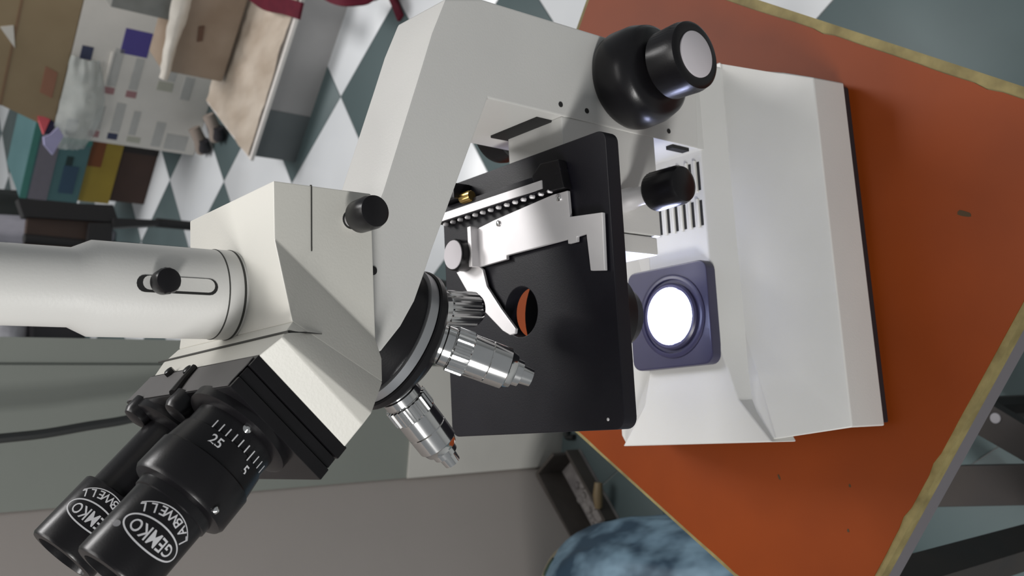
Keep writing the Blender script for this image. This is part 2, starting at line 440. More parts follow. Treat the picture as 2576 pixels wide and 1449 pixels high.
bm = new_bm(); lathe(bm, (.1245, .4040, SZ + .006), (0, 1, 0), [(0, .0026), (.0006, .0030), (.008, .0030), (.0086, .0026)], 24, knurl=(1, 2, .0005, 1)); obj('pinion', bm, BRASS, rail_o, 'small brass gear')
holder = [(.1122, .3445), (.1120, .3335), (.0990, .3330), (.0968, .3112), (.0697, .3121), (.0710, .3212), (.0888, .3225), (.0886, .3290), (.0862, .3292), (.0862, .3352), (.0885, .3352), (.0882, .3813), (.0862, .3813), (.0858, .4040), (.1060, .4095), (.1085, .3895)]
bm = new_bm(); prism(bm, holder, 2, SZ + .0012, SZ + .0032)
hold = obj('slide_holder', bm, SATIN, mic, 'satin steel slide bracket', bev=.0004)
bm = new_bm(); box(bm, (.0860, .4040, SZ + .0012), (.1075, .4068, SZ + .0080)); obj('holder_lip', bm, SATIN, hold, bev=.0003)
for x, y in ((.1095, .3395), (.1060, .3860)):
    bm = new_bm(); lathe(bm, (x, y, SZ + .003), (0, 0, 1), [(0, .0016), (.0008, .0016), (.0012, .001)], 14); obj('holder_screw', bm, CHROME, hold)
fing = [(.0875, .4060), (.0840, .4012), (.0748, .3985), (.0614, .3875), (.0500, .3768), (.0475, .3775), (.0472, .3815), (.0500, .3870), (.0640, .4040), (.0740, .4150), (.0860, .4240)]
bm = new_bm(); prism(bm, fing, 2, SZ + .0016, SZ + .0034); obj('spring_finger', bm, SATIN, hold, 'curved steel slide clamp', bev=.0004)
bm = new_bm(); lathe(bm, (.0935, .4140, SZ + .0034), (0, 0, 1), [(0, .0080), (.0008, .0086), (.0085, .0086), (.0092, .0080)], 44)
kn = obj('holder_knob', bm, BLACK, hold)
bm = new_bm(); lathe(bm, (.0935, .4140, SZ + .0124), (0, 0, 1), [(0, .0079), (.0006, .0077)], 40); obj('knob_face', bm, CAPGREY, kn)

# stage drive knob on its shaft
SKX, SKZ = .1155, .1445
bm = new_bm(); lathe(bm, (SKX, .3460, SKZ), (0, -1, 0), [(0, .0062), (.006, .0060), (.0075, .0050), (.019, .0046)], 28); ks = obj('drive_shaft', bm, SATIN, mic)
bm = new_bm(); lathe(bm, (SKX, .3460, SKZ), (0, -1, 0), [(.0195, .0075), (.0210, .0096), (.0222, .0102), (.0385, .0099), (.0410, .0088), (.0420, .0064)], 64, knurl=(2, 3, .0003, 1)); obj('drive_knob', bm, BLACK, ks)

# nosepiece turret, objectives
BT = math.radians(24.5); AX = Vector((-math.sin(BT), 0, -math.cos(BT))); AP = Vector((XC, YC, .304))
bm = new_bm(); lathe(bm, AP, AX, [(.004, .0300), (.010, .0300), (.020, .0300), (.0265, .0312), (.0300, .0312)], 64); nose = obj('nosepiece', bm, BLACK, mic)
bm = new_bm(); lathe(bm, AP, AX, [(.0300, .0322), (.0303, .0330), (.0347, .0330), (.0350, .0322)], 72); obj('nosepiece_ring', bm, SILVER, nose)
bm = new_bm(); lathe(bm, AP, AX, [(.0350, .0335), (.0356, .0342), (.0385, .0342), (.0400, .0330), (.0480, .0220), (.0500, .0120)], 72); obj('turret_disc', bm, BLACK, nose)
NV = Vector((math.cos(BT), 0, -math.sin(BT)))
def port(ph):
    return AX * math.cos(BT) + math.sin(BT) * (NV * math.cos(ph) + Vector((0, 1, 0)) * math.sin(ph))
def objective(ph):
    d = port(ph); L0 = .0470
    bm = new_bm(); lathe(bm, AP, d, [(L0 - .004, .0096), (L0 + .003, .0096), (L0 + .0034, .0086), (L0 + .0055, .0086), (L0 + .006, .0094), (L0 + .0095, .0094), (L0 + .0100, .0084)], 40); o = obj('objective', bm, CHROME, mic, 'chrome objective lens')
    bm = new_bm(); lathe(bm, AP, d, [(L0 + .0098, .0088), (L0 + .0105, .0105), (L0 + .0180, .0105), (L0 + .0187, .0096)], 96, knurl=(1, 2, .0008, 2)); obj('knurled_ring', bm, CHROME, o, smooth_deg=20)
    bm = new_bm(); lathe(bm, AP, d, [(L0 + .0185, .0097), (L0 + .0272, .0097), (L0 + .0275, .0094), (L0 + .0279, .0097), (L0 + .0365, .0095), (L0 + .0370, .0089), (L0 + .0400, .0078), (L0 + .0405, .0066)], 40); obj('objective_barrel', bm, CHROME, o)
    bm = new_bm(); lathe(bm, AP, d, [(L0 + .0400, .0062), (L0 + .0435, .0060), (L0 + .0440, .0044), (L0 + .0490, .0040), (L0 + .0494, .0026)], 32); obj('front_element', bm, CHROME, o)
objective(math.pi); objective(-math.pi / 2)
bm = new_bm(); lathe(bm, AP, port(math.pi / 2), [(.044, .0098), (.0530, .0098), (.0540, .0090), (.0600, .0088), (.0606, .0080)], 40); obj('port_cover', bm, BLACK, mic, 'black cover on the far turret port')
d = port(0)
bm = new_bm(); lathe(bm, AP, d, [(.044, .0080), (.056, .0080), (.0565, .0086), (.0610, .0086), (.0614, .0080)], 40); pg = obj('port_plug', bm, CHROME, mic, 'short chrome plug in the turret')
bm = new_bm(); lathe(bm, AP, d, [(.0612, .0080), (.0620, .0088), (.0790, .0088), (.0812, .0074), (.0820, .0050)], 72, knurl=(1, 2, .0007, 2)); obj('plug_grip', bm, CHROME, pg, smooth_deg=20)

# trinocular head
HB = .3066
s2 = math.sqrt(.5)
def de(d, e, y): return (s2 * (e - d), y, s2 * (e + d))
Q1, Q2 = (.0756, .3357, .3500), (.0385, .3357, HB)
bm = new_bm()
hull(bm, mir([(.0982, .3357, .3500), Q1, (.0982, .3357, HB), Q2]))
hull(bm, mir([Q1, Q2, (.0425, .3228, .3500), (.0205, .3272, .3095), (.030, .3315, HB)]))
bmesh.ops.remove_doubles(bm, verts=bm.verts, dist=1e-5)
inner = [f for f in bm.faces if all(any((v.co - Vector(q)).length < 1e-4 for q in mir([Q1, Q2])) for v in f.verts)]
bmesh.ops.delete(bm, geom=inner, context='FACES_ONLY')
bmesh.ops.dissolve_limit(bm, angle_limit=math.radians(1.5), verts=bm.verts, edges=bm.edges)
head = obj('head_body', bm, CREAM, mic, bev=.0007, seg=2)
fp = [(.0425, .3228, .3500), de(.2258, .2775, .3196), de(.2345, .2775, .3255), de(.2258, .2320, .3196), de(.2345, .2295, .3255), (.0205, .3272, .3095), (.0085, .3190, .3200), (.0400, .3300, .3300)]
bm = new_bm(); hull(bm, mir(fp)); obj('head_front', bm, CREAM, head, bev=.0006, seg=2)
# seam between the two shells of the head
bm = new_bm(); tube(bm, [(.0983, .336, .3342), (.0983, .3352, .3342), (.0740, .3354, .3346), (.072, .3354, .3346)], .00030, 6); obj('shell_seam', bm, SEAM, head)
def on_e(x, y, e):
    d_ = ray(x, y); n_ = Vector((s2, 0, s2)); t = (e - CAM.dot(n_)) / d_.dot(n_); return CAM + d_ * t
a_ = on_e(727, 834, .2776); b_ = on_e(400, 911, .2778)
bm = new_bm(); tube(bm, [on(810, 840, 1, .3255), on(770, 837, 1, .3222), a_, (a_ * .5 + b_ * .5), b_], [.0001, .0004, .0006, .0006, .0005], 6); obj('front_seam', bm, SEAM, head)
# phototube
TX = XC + .0010
bm = new_bm(); lathe(bm, (TX, YC, .3495), (0, 0, 1), [(0, .0182), (.0079, .0182), (.0083, .0180), (.0555, .0180), (.0625, .0147), (.1150, .0145)], 72); pt = obj('phototube', bm, WHITE, mic, bev=0)
bm = new_bm(); lathe(bm, (TX, YC, .3495), (0, 0, 1), [(.0014, .0182), (.0019, .0184), (.0024, .0182)], 72, caps=False); obj('tube_groove', bm, SEAM, pt)
bm = new_bm(); lathe(bm, (TX, YC, .3495), (0, 0, 1), [(.0078, .0180), (.0082, .01825), (.0086, .0180)], 72, caps=False); obj('tube_groove', bm, SEAM, pt)
# long slot with a silver slide and a black clamp knob, on the camera side of the tube
def slot_poly(z0, z1, hw, n=8):
    out = []
    for k in range(n + 1): a = math.pi * k / n; out.append((hw * math.cos(a), z1 - hw + hw * math.sin(a)))
    for k in range(n + 1): a = math.pi + math.pi * k / n; out.append((hw * math.cos(a), z0 + hw + hw * math.sin(a)))
    return out
def on_tube(poly, r0, r1):
    bm = new_bm(); rings = []
    for r in (r0, r1):
        rings.append([(TX + r * math.sin(x / .018), YC - r * math.cos(x / .018), z) for x, z in poly])
    loft(bm, rings); return bm
obj('tube_slot', on_tube(slot_poly(.3628, .3938, .0032), .0176, .01815), DARKHOLE, pt)
obj('slot_slide', on_tube([(x + .0004, z) for x, z in slot_poly(.3640, .3915, .0026)], .0176, .01822), WHITE, pt)
bm = new_bm(); lathe(bm, (TX, YC - .0175, .3858), (0, -1, 0), [(0, .0026), (.004, .0026), (.0044, .0046), (.0095, .0050), (.0110, .0044), (.0115, .003)], 36, knurl=(3, 3, .0002, 1)); obj('clamp_knob', bm, BLACK, pt)
# head clamp knob
bm = new_bm(); lathe(bm, (.0862, .3360, .3165), (0, -1, 0), [(-.001, .0030), (.0065, .0029)], 24); hs = obj('pull_rod', bm, SATIN, mic)
bm = new_bm(); lathe(bm, (.0862, .3360, .3165), (0, -1, 0), [(-.0005, .0038), (.0004, .0038)], 24); obj('rod_hole', bm, DARKHOLE, hs)
bm = new_bm(); lathe(bm, (.0862, .3360, .3165), (0, -1, 0), [(.0060, .0060), (.0070, .0066), (.0160, .0068), (.0185, .0062), (.0190, .0050)], 40); obj('pull_knob', bm, BLACK, hs)

# binocular body: black stacked plates tilted 45 degrees
def plate(name, d0, d1, e0, e1, y0, y1, m, parent, bev=.0005):
    bm = new_bm(); loft(bm, [[de(d, e, y) for e, y in ((e0, y0), (e1, y0), (e1, y1), (e0, y1))] for d in (d0, d1)])
    return obj(name, bm, m, parent, bev=bev)
bino = plate('binocular_body', .2340, .2396, .2285, .2776, .3255, .4290, BLACK, mic)
plate('binocular_plate', .2400, .2446, .2290, .2774, .3262, .4285, BLACK, bino)
plate('binocular_plate', .2450, .2500, .2288, .2776, .3252, .4292, BLACK, bino)
plate('binocular_core', .2345, .2498, .2310, .2755, .3275, .4270, RUBBER, bino)
plate('top_cover', .2355, .2495, .2777, .2781, .3275, .4275, mat('dark_grey_metal', (.12, .115, .115), .5), bino, .0001)
for x, y in ((430, 940), (477, 936)):
    d_ = ray(x, y); n_ = Vector((s2, 0, s2)); t = (.2781 - CAM.dot(n_)) / d_.dot(n_); p = CAM + d_ * t
    bm = new_bm(); lathe(bm, p, n_, [(-.0005, .0022), (.0018, .0022), (.0022, .0016)], 6); obj('cover_screw', bm, BLACK, bino)
def on_e(x, y, e):
    d_ = ray(x, y); n_ = Vector((s2, 0, s2)); t = (e - CAM.dot(n_)) / d_.dot(n_); return CAM + d_ * t
bm = new_bm(); tube(bm, [on_e(490, 922, .2790), on_e(462, 955, .2790), on_e(436, 990, .2790)], [.0012, .0014, .0018], 8); obj('hinge_lever', bm, BLACK, bino)

DB = Vector((-s2, 0, s2)); EB = Vector((s2, 0, s2)); EC = .2578
def ax_pt(d, e, y): return Vector(de(d, e, y))
def wrap_letters(words, y0, r, name, m, parent, e=EC):
    """words: (text verts, faces, d offset fn); maps x round the barrel and y along it"""
    bm = new_bm()
    for V, F in words:
        vs = []
        for x, y in V:
            phi = x / r
            nrm = Vector((0, -1, 0)) * math.cos(phi) + EB * math.sin(phi)
            vs.append(bm.verts.new(ax_pt(y, e, y0) + nrm * (r + .00006)))
        for f in F:
            try: bm.faces.new([vs[i] for i in f])
            except ValueError: pass
    return obj(name, bm, m, parent)
def ring_strip(fn_out, fn_in, n, closed=True):
    V = []; F = []
    for k in range(n + (0 if closed else 1)):
        V.append(fn_out(k / n)); V.append(fn_in(k / n))
    m_ = len(V) // 2
    for k in range(n):
        a, b = 2 * k, 2 * ((k + 1) % m_); F.append((a, b, b + 1, a + 1))
    return V, F
GEM = text_verts('GEMKO', .0066)
def logo(r, y0, phi0, d0, parent, e=EC):
    words = []; x0 = phi0 * r
    # boxed name: each letter upright, stretched to fill the oval
    V, F = GEM; w_ = max(v[0] for v in V) - min(v[0] for v in V)
    k = .0180 / w_
    words.append(([(x0 + x * k, d0 + y * 1.0 * (1.12 - .35 * abs(x * k / .009) ** 2)) for x, y in V], F))
    words.append(ring_strip(lambda t: (x0 + .0123 * math.cos(6.28319 * t), d0 + .0050 * math.sin(6.28319 * t)), lambda t: (x0 + .0116 * math.cos(6.28319 * t), d0 + .0044 * math.sin(6.28319 * t)), 64))
    arc = lambda x: d0 - .0089 + .0036 * (x / .0105) ** 2
    sl = lambda x: .0072 * x / .0105 ** 2
    for i, ch in enumerate('LABWELL'):
        V, F = text_verts(ch, .0047); xc = -.0096 + i * .0032; sl_ = math.atan(sl(xc))
        words.append(([(x0 + xc + x * math.cos(sl_) - y * math.sin(sl_), arc(xc) + x * math.sin(sl_) + y * math.cos(sl_)) for x, y in V], F))
    words.append(ring_strip(lambda t: (x0 - .0113 + .0226 * t, arc(-.0113 + .0226 * t) - .0019), lambda t: (x0 - .0113 + .0226 * t, arc(-.0113 + .0226 * t) - .0023), 32, False))
    wrap_letters(words, y0, r, 'printed_logo', INK, parent, e)

def chrome_bit(p, nrm, parent, r=.0022):
    bm = new_bm(); lathe(bm, p, nrm, [(-.001, r), (.001, r), (.0014, r * .7), (.0018, r * .4)], 14); obj('pivot_screw', bm, CHROME, parent)

# near eyepiece with dioptre ring
YN, YF = .3465, .4085
bm = new_bm(); lathe(bm, ax_pt(.250, EC, YN), DB, [(-.001, .0212), (.0030, .0212), (.0036, .0200), (.0040, .0165)], 56); fl = obj('eyepiece_flange', bm, BLACK, mic)
bm = new_bm(); lathe(bm, ax_pt(.250, EC, YN), DB, [(.0020, .0166), (.0110, .0166), (.0114, .0172), (.0200, .0183), (.0205, .0189), (.0330, .0191), (.0345, .0182), (.0352, .0150)], 64); dio = obj('dioptre_ring', bm, BLACK, mic)
words = []
for k in range(10):
    x = -.0125 + k * .0029; hgt = .0032 if k != 3 else .0044
    words.append(([(x - .00022, .2585), (x + .00022, .2585), (x + .00022, .2585 + hgt), (x - .00022, .2585 + hgt)], [(0, 1, 2, 3)]))
for s, xc, dc in (('5', -.0060, .2658), ('25', .0090, .2652)):
    V, F = text_verts(s, .0052); words.append(([(xc - x, dc - y) for x, y in V], F))
wrap_letters(words, YN, .0178, 'dioptre_scale', INK, dio)
bm = new_bm(); lathe(bm, ax_pt(.250, EC, YN), DB, [(.0330, .0150), (.0385, .0148), (.0388, .0142), (.0655, .0142), (.0665, .0136), (.0668, .0108), (.0640, .0100), (.0600, .0092)], 64, caps=True); ey = obj('eyepiece', bm, BLACK, mic, 'black eyepiece with white oval logo')
logo(.0142, YN, math.radians(9), .3015, ey)
V = [(.0029 * .55 * math.cos(a * .4488), .0029 * .42 * math.sin(a * .4488)) for a in range(14)]
wrap_letters([([(math.radians(62) * .0142 + x, .3045 + y) for x, y in V], [tuple(range(14))])], YN, .0142, 'print_dot', GREYINK, ey)
nr = Vector((0, -1, 0)) * math.cos(math.radians(-20)) + EB * math.sin(math.radians(-20))
chrome_bit(ax_pt(.2826, EC, YN) + nr * .0189, nr, dio, .0013)
nr = Vector((0, -1, 0)) * math.cos(math.radians(12)) + EB * math.sin(math.radians(12))
chrome_bit(ax_pt(.2545, EC, YN) + nr * .0165, nr, fl, .0017)
# far eyepiece
bm = new_bm(); lathe(bm, ax_pt(.250, EC, YF), DB, [(-.001, .0200), (.0030, .0200), (.0036, .0190), (.0040, .0120)], 48); fl2 = obj('eyepiece_flange', bm, BLACK, mic)
bm = new_bm(); lathe(bm, ax_pt(.250, EC, YF), DB, [(.0020, .0118), (.0360, .0118), (.0365, .0110)], 56); tb2 = obj('eyepiece_tube', bm, BLACK, mic)
bm = new_bm(); lathe(bm, ax_pt(.250, EC, YF), DB, [(.0355, .0138), (.0360, .0142), (.0625, .0142), (.0635, .0136), (.0638, .0108), (.0610, .0100), (.0570, .0092)], 64); ey2 = obj('eyepiece', bm, BLACK, mic, 'black eyepiece with white oval logo')
logo(.0142, YF, math.radians(22), .2985, ey2)
for yy, e in ((.3690, .2735), (.4130, .2735)):
    bm = new_bm(); lathe(bm, ax_pt(.249, e, yy), DB, [(0, .0062), (.0060, .0062), (.0078, .0052), (.0085, .0030)], 28); b_o = obj('pivot_boss', bm, BLACK, bino)
    chrome_bit(ax_pt(.2560, e - .0075, yy + .002), DB, b_o, .0020)

# ------------------------------------------------------------------ background things
# low bench at the right
bd = Vector((.2506, -.2193, 0)).normalized(); bn = Vector((-bd.y, bd.x, 0))
BLP = on(745, 410, 2, ZF)
def bp(s, t, z): p = Vector((BLP.x, BLP.y, 0)) + bd * s + bn * t; return Vector((p.x, p.y, z))
BTOP = -.4369
bench = thing('bench', bp(.6, .25, ZF), 'low white edged grey bench holding a parcel, behind the microscope arm', 'bench')
BGREY = mat('bench_grey_paint', (.33, .325, .325), .6, c2=(.28, .275, .275), nscale=6)
BDARK = mat('bench_dark_end_paint', (.11, .125, .13), .6, c2=(.09, .105, .11), nscale=8)
BEDGE = mat('bench_white_edge', (.68, .65, .62), .5)
def block(name, s0, s1, t0, t1, z0, z1, m, parent, bev=.0):
    bm = new_bm(); loft(bm, [[bp(s, t, z) for s, t in ((s0, t0), (s1, t0), (s1, t1), (s0, t1))] for z in (z0, z1)])
    return obj(name, bm, m, parent, bev=bev)
block('bench_side', .115, 1.3, .006, .30, ZF, BTOP - .008, BGREY, bench)
block('end_panel', .0, .115, .0045, .30, ZF, BTOP - .008, BDARK, bench)
block('bench_top', -.008, 1.3, -.006, .305, BTOP - .008, BTOP, BEDGE, bench, .001)
# brown wrapping sheet laid on the bench, crumpled
SHEET = mat('crumpled_brown_wrap', (.36, .29, .225), .3, c2=(.60, .53, .45), nscale=16, nmix=.45, bump=.4, bscale=60, spec=.6, stretch=(1, .45, 1))
def crumple(name, P, nu, nv, amp, m, thick=.0015, sc_=14., seed=0.):
    """P(u, v) -> Vector; builds a crumpled sheet of real thickness"""
    bm = new_bm(); g = []
    for k in (0, 1):
        rows = []
        for i in range(nu + 1):
            row = []
            for j in range(nv + 1):
                p = P(i / nu, j / nv); q = p + Vector((0, 0, amp * (abs(noise.noise(p * sc_ + Vector((seed, 0, 0)))) + .5 * abs(noise.noise(p * sc_ * 2.7))) + k * thick))
                row.append(bm.verts.new(q))
            rows.append(row)
        g.append(rows)
    for k in (0, 1):
        for i in range(nu):
            for j in range(nv): bm.faces.new((g[k][i][j], g[k][i + 1][j], g[k][i + 1][j + 1], g[k][i][j + 1]))
    edge = [(i, 0) for i in range(nu)] + [(nu, j) for j in range(nv)] + [(i, nv) for i in range(nu, 0, -1)] + [(0, j) for j in range(nv, 0, -1)]
    for a, b in zip(edge, edge[1:] + edge[:1]):
        bm.faces.new((g[0][a[0]][a[1]], g[0][b[0]][b[1]], g[1][b[0]][b[1]], g[1][a[0]][a[1]]))
    return obj(name, bm, m, smooth_deg=60)
tag(crumple('wrapping_sheet', lambda u, v: bp(-.002 + u * 1.12, .004 + v * .296, BTOP + .0005), 60, 18, .010, SHEET, seed=3.),
    'crumpled brown plastic wrapping sheet spread on the low bench', 'sheet')

def carton_at(name, P, width, height, depth, yaw, m, label, cat, lean=0., bev=.003):
    """P: bottom-left front corner; returns an Empty and local maker for parts on its faces"""
    d = Vector((math.cos(yaw), math.sin(yaw), 0)); n_ = Vector((-d.y, d.x, 0)); up = Vector((0, 0, 1))
    t = thing(name, P + d * width / 2 + n_ * depth / 2, label, cat)
    L = lambda s, y, z: P + d * (s + lean * z) + n_ * y + up * z
    bm = new_bm(); loft(bm, [[L(s, y, z) for s, y in ((0, 0), (width, 0), (width, depth), (0, depth))] for z in (0, height)])
    obj('carton_body', bm, m, t, bev=bev)
    def patch(nm, s0, s1, z0, z1, mm, th=.0012):
        bm = new_bm(); loft(bm, [[L(s, -y, z) for s, z in ((s0, z0), (s1, z0), (s1, z1), (s0, z1))] for y in (-.0003, th)])
        return obj(nm, bm, mm, t)
    return t, L, patch
yaw = math.radians(-43)
CWHITE = mat('white_carton', (.82, .79, .74), .6, c2=(.74, .715, .67), nscale=10)
KRAFT = mat('kraft_carton', (.36, .275, .165), .7, c2=(.28, .205, .115), nscale=9, nmix=.7)
KTAPE = mat('brown_tape', (.25, .155, .09), .35)
PRGREY = mat('carton_grey_print', (.56, .56, .54), .6); PRPINK = mat('carton_red_print', (.42, .22, .23), .6)
PRBLUE = mat('carton_navy_print', (.05, .06, .12), .6); PRVIO = mat('violet_print', (.085, .065, .30), .5)
PRGRN = mat('carton_olive_print', (.52, .52, .44), .6)
P = on(488, 392, 2, ZF)
CW, CH = .62, .372
carton, L, patch = carton_at('printed_carton', P, CW, CH, .26, yaw, CWHITE, 'white printed cardboard carton standing under the brown carton', 'carton')
for s0, s1, z0, z1, mm in ((.010, .055, .03, .09, PRGREY), (.012, .085, .10, .125, PRGREY), (.014, .030, .155, .19, PRGRN), (.035, .105, .172, .190, PRGREY), (.014, .032, .215, .240, PRBLUE), (.036, .120, .214, .238, PRGREY), (.014, .032, .262, .288, PRPINK), (.036, .105, .262, .284, PRGREY),
        (.010, .055, .318, .345, PRBLUE), (.14, .158, .196, .222, PRPINK), (.162, .25, .198, .22, PRGREY), (.14, .158, .252, .278, PRPINK), (.162, .265, .252, .275, PRGREY), (.16, .225, .06, .085, PRGREY), (.175, .20, .11, .15, PRGRN), (.205, .26, .11, .15, PRGREY), (.22, .255, .325, .352, PRBLUE), (.255, .322, .195, .262, PRVIO)):
    patch('printed_mark', s0, s1, z0, z1, mm)
bm = new_bm(); loft(bm, [[L(s, y, z) for s, z in ((.16, .275), (.255, .275), (.255, .281), (.16, .281))] for y in (-.004, .001)]); obj('carton_flap', bm, CWHITE, carton)
# brown carton on top
P2 = P + Vector((math.cos(yaw), math.sin(yaw), 0)) * .015 + Vector((0, 0, CH + .0005))
kc, L2, patch2 = carton_at('brown_carton', P2, .43, .40, .25, yaw, KRAFT, 'brown cardboard carton with tape stacked on the white printed carton', 'carton', lean=.36)
patch2('tape_strip', 0, .43, .205, .245, KTAPE)
patch2('tape_strip', 0, .43, .128, .134, KTAPE)
for s0, s1, z0, z1 in ((.02, .06, .16, .20), (.30, .42, .10, .13), (.08, .15, .02, .05), (.28, .36, .30, .36)): patch2('printed_mark', s0, s1, z0, z1, mat('carton_rust_print', (.34, .16, .10), .7))
bm = new_bm(); loft(bm, [[L2(s, y, z) for s, z in ((.155, .125), (.205, .138), (.185, .165))] for y in (-.003, .0)]); obj('torn_paper', bm, mat('torn_paper_white', (.75, .72, .66), .6), kc)
# clear plastic bag hanging over the left edge of the white carton
BAG = mat('clear_plastic_bag', (.72, .75, .72), .12, spec=.8, alpha=.42, c2=(.62, .66, .64), nscale=30)
def bagP(u, v):
    s = -.022 + v * .25; z = .372 - u * (.050 + .055 * math.sin(.6 + v * 2.2))
    return L(s, -.008 - .030 * math.sin(u * 3.1) * (.5 + .5 * math.sin(v * 3.1)), z) + Vector((.006 * noise.noise(Vector((u * 6, v * 6, 1))), .012 * noise.noise(Vector((u * 5, v * 7, 4))), 0))
tag(crumple('plastic_bag', bagP, 14, 22, .004, BAG, thick=.0012, sc_=30.), 'clear crumpled plastic bag hanging on the left edge of the white carton', 'bag')
# dark rubber footed wooden block in front of the white carton
FOOTW = mat('pale_wood', (.34, .28, .24), .6); 
ft = thing('wooden_foot', on(500, 375, 2, ZF), 'pale wooden foot piece with dark rubber ends before the white carton', 'wood piece')
for x, y, l in ((505, 382, 0), (540, 352, 1)):
    p = on(x, y, 2, ZF) + Vector((-.012, -.06, 0))
    bm = new_bm(); tube(bm, [p + Vector((.0, .02, .016)), p + Vector((.02, -.01, .030)), p + Vector((.05, -.02, .052))], [.014, .017, .016], 10); obj('wooden_arm', bm, FOOTW, ft)
    bm = new_bm(); tube(bm, [p + Vector((-.006, -.004, .0155)), p + Vector((.004, -.012, .019)), p + Vector((.018, -.028, .028))], [.015, .0155, .013], 10); obj('rubber_end', bm, RUBBER, ft)
# parcel wrapped in brown film on the bench, grey box on it
PBROWN = mat('brown_film_parcel', (.21, .15, .105), .22, c2=(.34, .27, .21), nscale=7, nmix=.5, bump=.5, bscale=35, spec=.6)
P3_ = on(560, 208, 2, BTOP + .014)
pc, L3, patch3 = carton_at('wrapped_parcel', P3_, .46, .145, .11, yaw, PBROWN, 'brown parcel wrapped in shiny film lying on the crumpled sheet', 'parcel', bev=.006)
bm = new_bm(); loft(bm, [[L3(s, y, z) for s, z in ((.09, .075), (.125, .080), (.120, .092), (.085, .086))] for y in (-.003, .001)]); obj('torn_film', bm, mat('dark_tear', (.10, .05, .03), .5), pc)
gb, L4, patch4 = carton_at('grey_box', L3(.115, .01, .1455), .36, .135, .095, yaw, mat('grey_plastic_box', (.20, .205, .195), .4, c2=(.17, .175, .165)), 'grey box with pale corners resting on the wrapped parcel', 'box')
# crumpled white film at the left side of the parcel
FILM = mat('white_film', (.66, .62, .56), .3, c2=(.55, .51, .45), nscale=20, spec=.7)
tag(crumple('white_film_strip', lambda u, v: L3(-.012 + v * .40, -.010 - .012 * math.sin(u * 3), .128 + u * (.018 + .055 * v) - .012 * v), 10, 30, .006, FILM, thick=.0015, sc_=26., seed=9.), 'strip of crumpled white film beside the brown parcel', 'film')

# stack at the left: dark brown box, yellow packet, teal carton and paper packets
def stack(name, x, y, z, w_, h_, d_, m, label, cat='box', bev=.003, yw=yaw):
    p = on(x, y, 2, z); return carton_at(name, p, w_, h_, d_, yw, m, label, cat, bev=bev), p
Ps = on(362, 515, 2, ZF)
DBROWN = mat('dark_brown_box', (.045, .022, .016), .6, c2=(.06, .03, .02), nscale=8)
h1 = .105
(t_, Ls, pa) = carton_at('dark_brown_box', Ps, .24, h1, .2, yaw, DBROWN, 'dark brown box at the bottom of the small stack on the floor', 'box')
pa('dark_side_strip', .17, .24, .0, h1, mat('dark_strip', (.02, .016, .016), .7))
YEL = mat('yellow_packet', (.36, .26, .03), .5, c2=(.28, .19, .02), nscale=7)
(t2_, Ly, py) = carton_at('yellow_packet', Ps + Vector((-.01, .0, h1 + .0005)), .23, .092, .2, yaw, YEL, 'yellow packet between the dark brown box and the teal carton', 'packet')
py('orange_print', .12, .21, .050, .088, mat('orange_print', (.20, .06, .015), .6))
TEAL = mat('teal_carton', (.055, .135, .145), .55, c2=(.07, .16, .17), nscale=9)
(t3_, Lt, pt_) = carton_at('teal_carton', Ps + Vector((-.02, -.01, h1 + .0935)), .26, .158, .2, yaw, TEAL, 'teal printed carton on top of the yellow packet', 'carton')
for s0, s1, z0, z1, c in ((.0, .26, .085, .135, (.16, .15, .18)), (.03, .12, .02, .06, (.03, .07, .12)), (.12, .15, .04, .058, (.01, .03, .03)), (.0, .26, .140, .157, (.05, .20, .17)), (.19, .26, .0, .085, (.04, .17, .15))):
    pt_('printed_band', s0, s1, z0, z1, mat('teal_print_%d' % int(1000 * (s0 + z0)), c, .6))
PAPER = mat('lavender_paper', (.34, .33, .52), .6); REDP = mat('coral_paper', (.62, .10, .12), .6); INDI = mat('indigo_paper', (.03, .025, .07), .6)
q = Lt(.16, -.02, .2)
def leaf(name, pts, m, label, th=.012):
    bm = new_bm(); nrm = Vector((-.3, -.95, 0)); loft(bm, [[p for p in pts], [p + Vector((.3, .95, 0)) * th for p in pts]])
    return tag(obj(name, bm, m, bev=.0005), label, 'packet')
Yq = 2.535
def at_y(x, y, Y): return on(x, y, 1, Y)
leaf('lavender_packet', [at_y(110, 345, Yq), at_y(128, 338, Yq), at_y(147, 320, Yq), at_y(160, 342, Yq), at_y(133, 390, Yq), at_y(112, 365, Yq)], PAPER, 'lavender paper packet with pointed end on the teal carton')
leaf('coral_packet', [at_y(92, 286, Yq + .02), at_y(127, 300, Yq + .02), at_y(110, 338, Yq + .02)], REDP, 'coral red triangular packet above the lavender packet')
leaf('indigo_packet', [at_y(128, 300, Yq + .024), at_y(142, 312, Yq + .024), at_y(128, 340, Yq + .024), at_y(112, 336, Yq + .024)], INDI, 'small dark indigo packet between coral and lavender packets')

# dark chair with brown back panel
CY = 2.45
ch = thing('dark_chair', on(380, 575, 1, CY) * Vector((1, 1, 0)) + Vector((0, 0, ZF)) if False else Vector((.60, CY, ZF)), 'dark chair with brown panel and black frame behind the photo tube', 'chair')
def quad_y(name, pix, Y, th, m, parent):
    pts = [on(x, y, 1, Y) for x, y in pix]
    bm = new_bm(); loft(bm, [pts, [p + Vector((0, th, 0)) for p in pts]]); return obj(name, bm, m, parent, bev=.002)
CHB = mat('chair_black_frame', (.014, .013, .014), .5); CHP = mat('chair_brown_panel', (.05, .028, .02), .6, c2=(.035, .02, .015), nscale=10)
quad_y('back_panel', [(70, 540), (285, 555), (270, 640), (60, 635)], CY, .02, CHP, ch)
quad_y('back_rail', [(45, 500), (205, 512), (285, 515), (300, 560), (60, 545)], CY - .01, .03, CHB, ch)
quad_y('arm_rest', [(285, 548), (402, 553), (402, 566), (285, 572)], CY - .02, .03, CHB, ch)
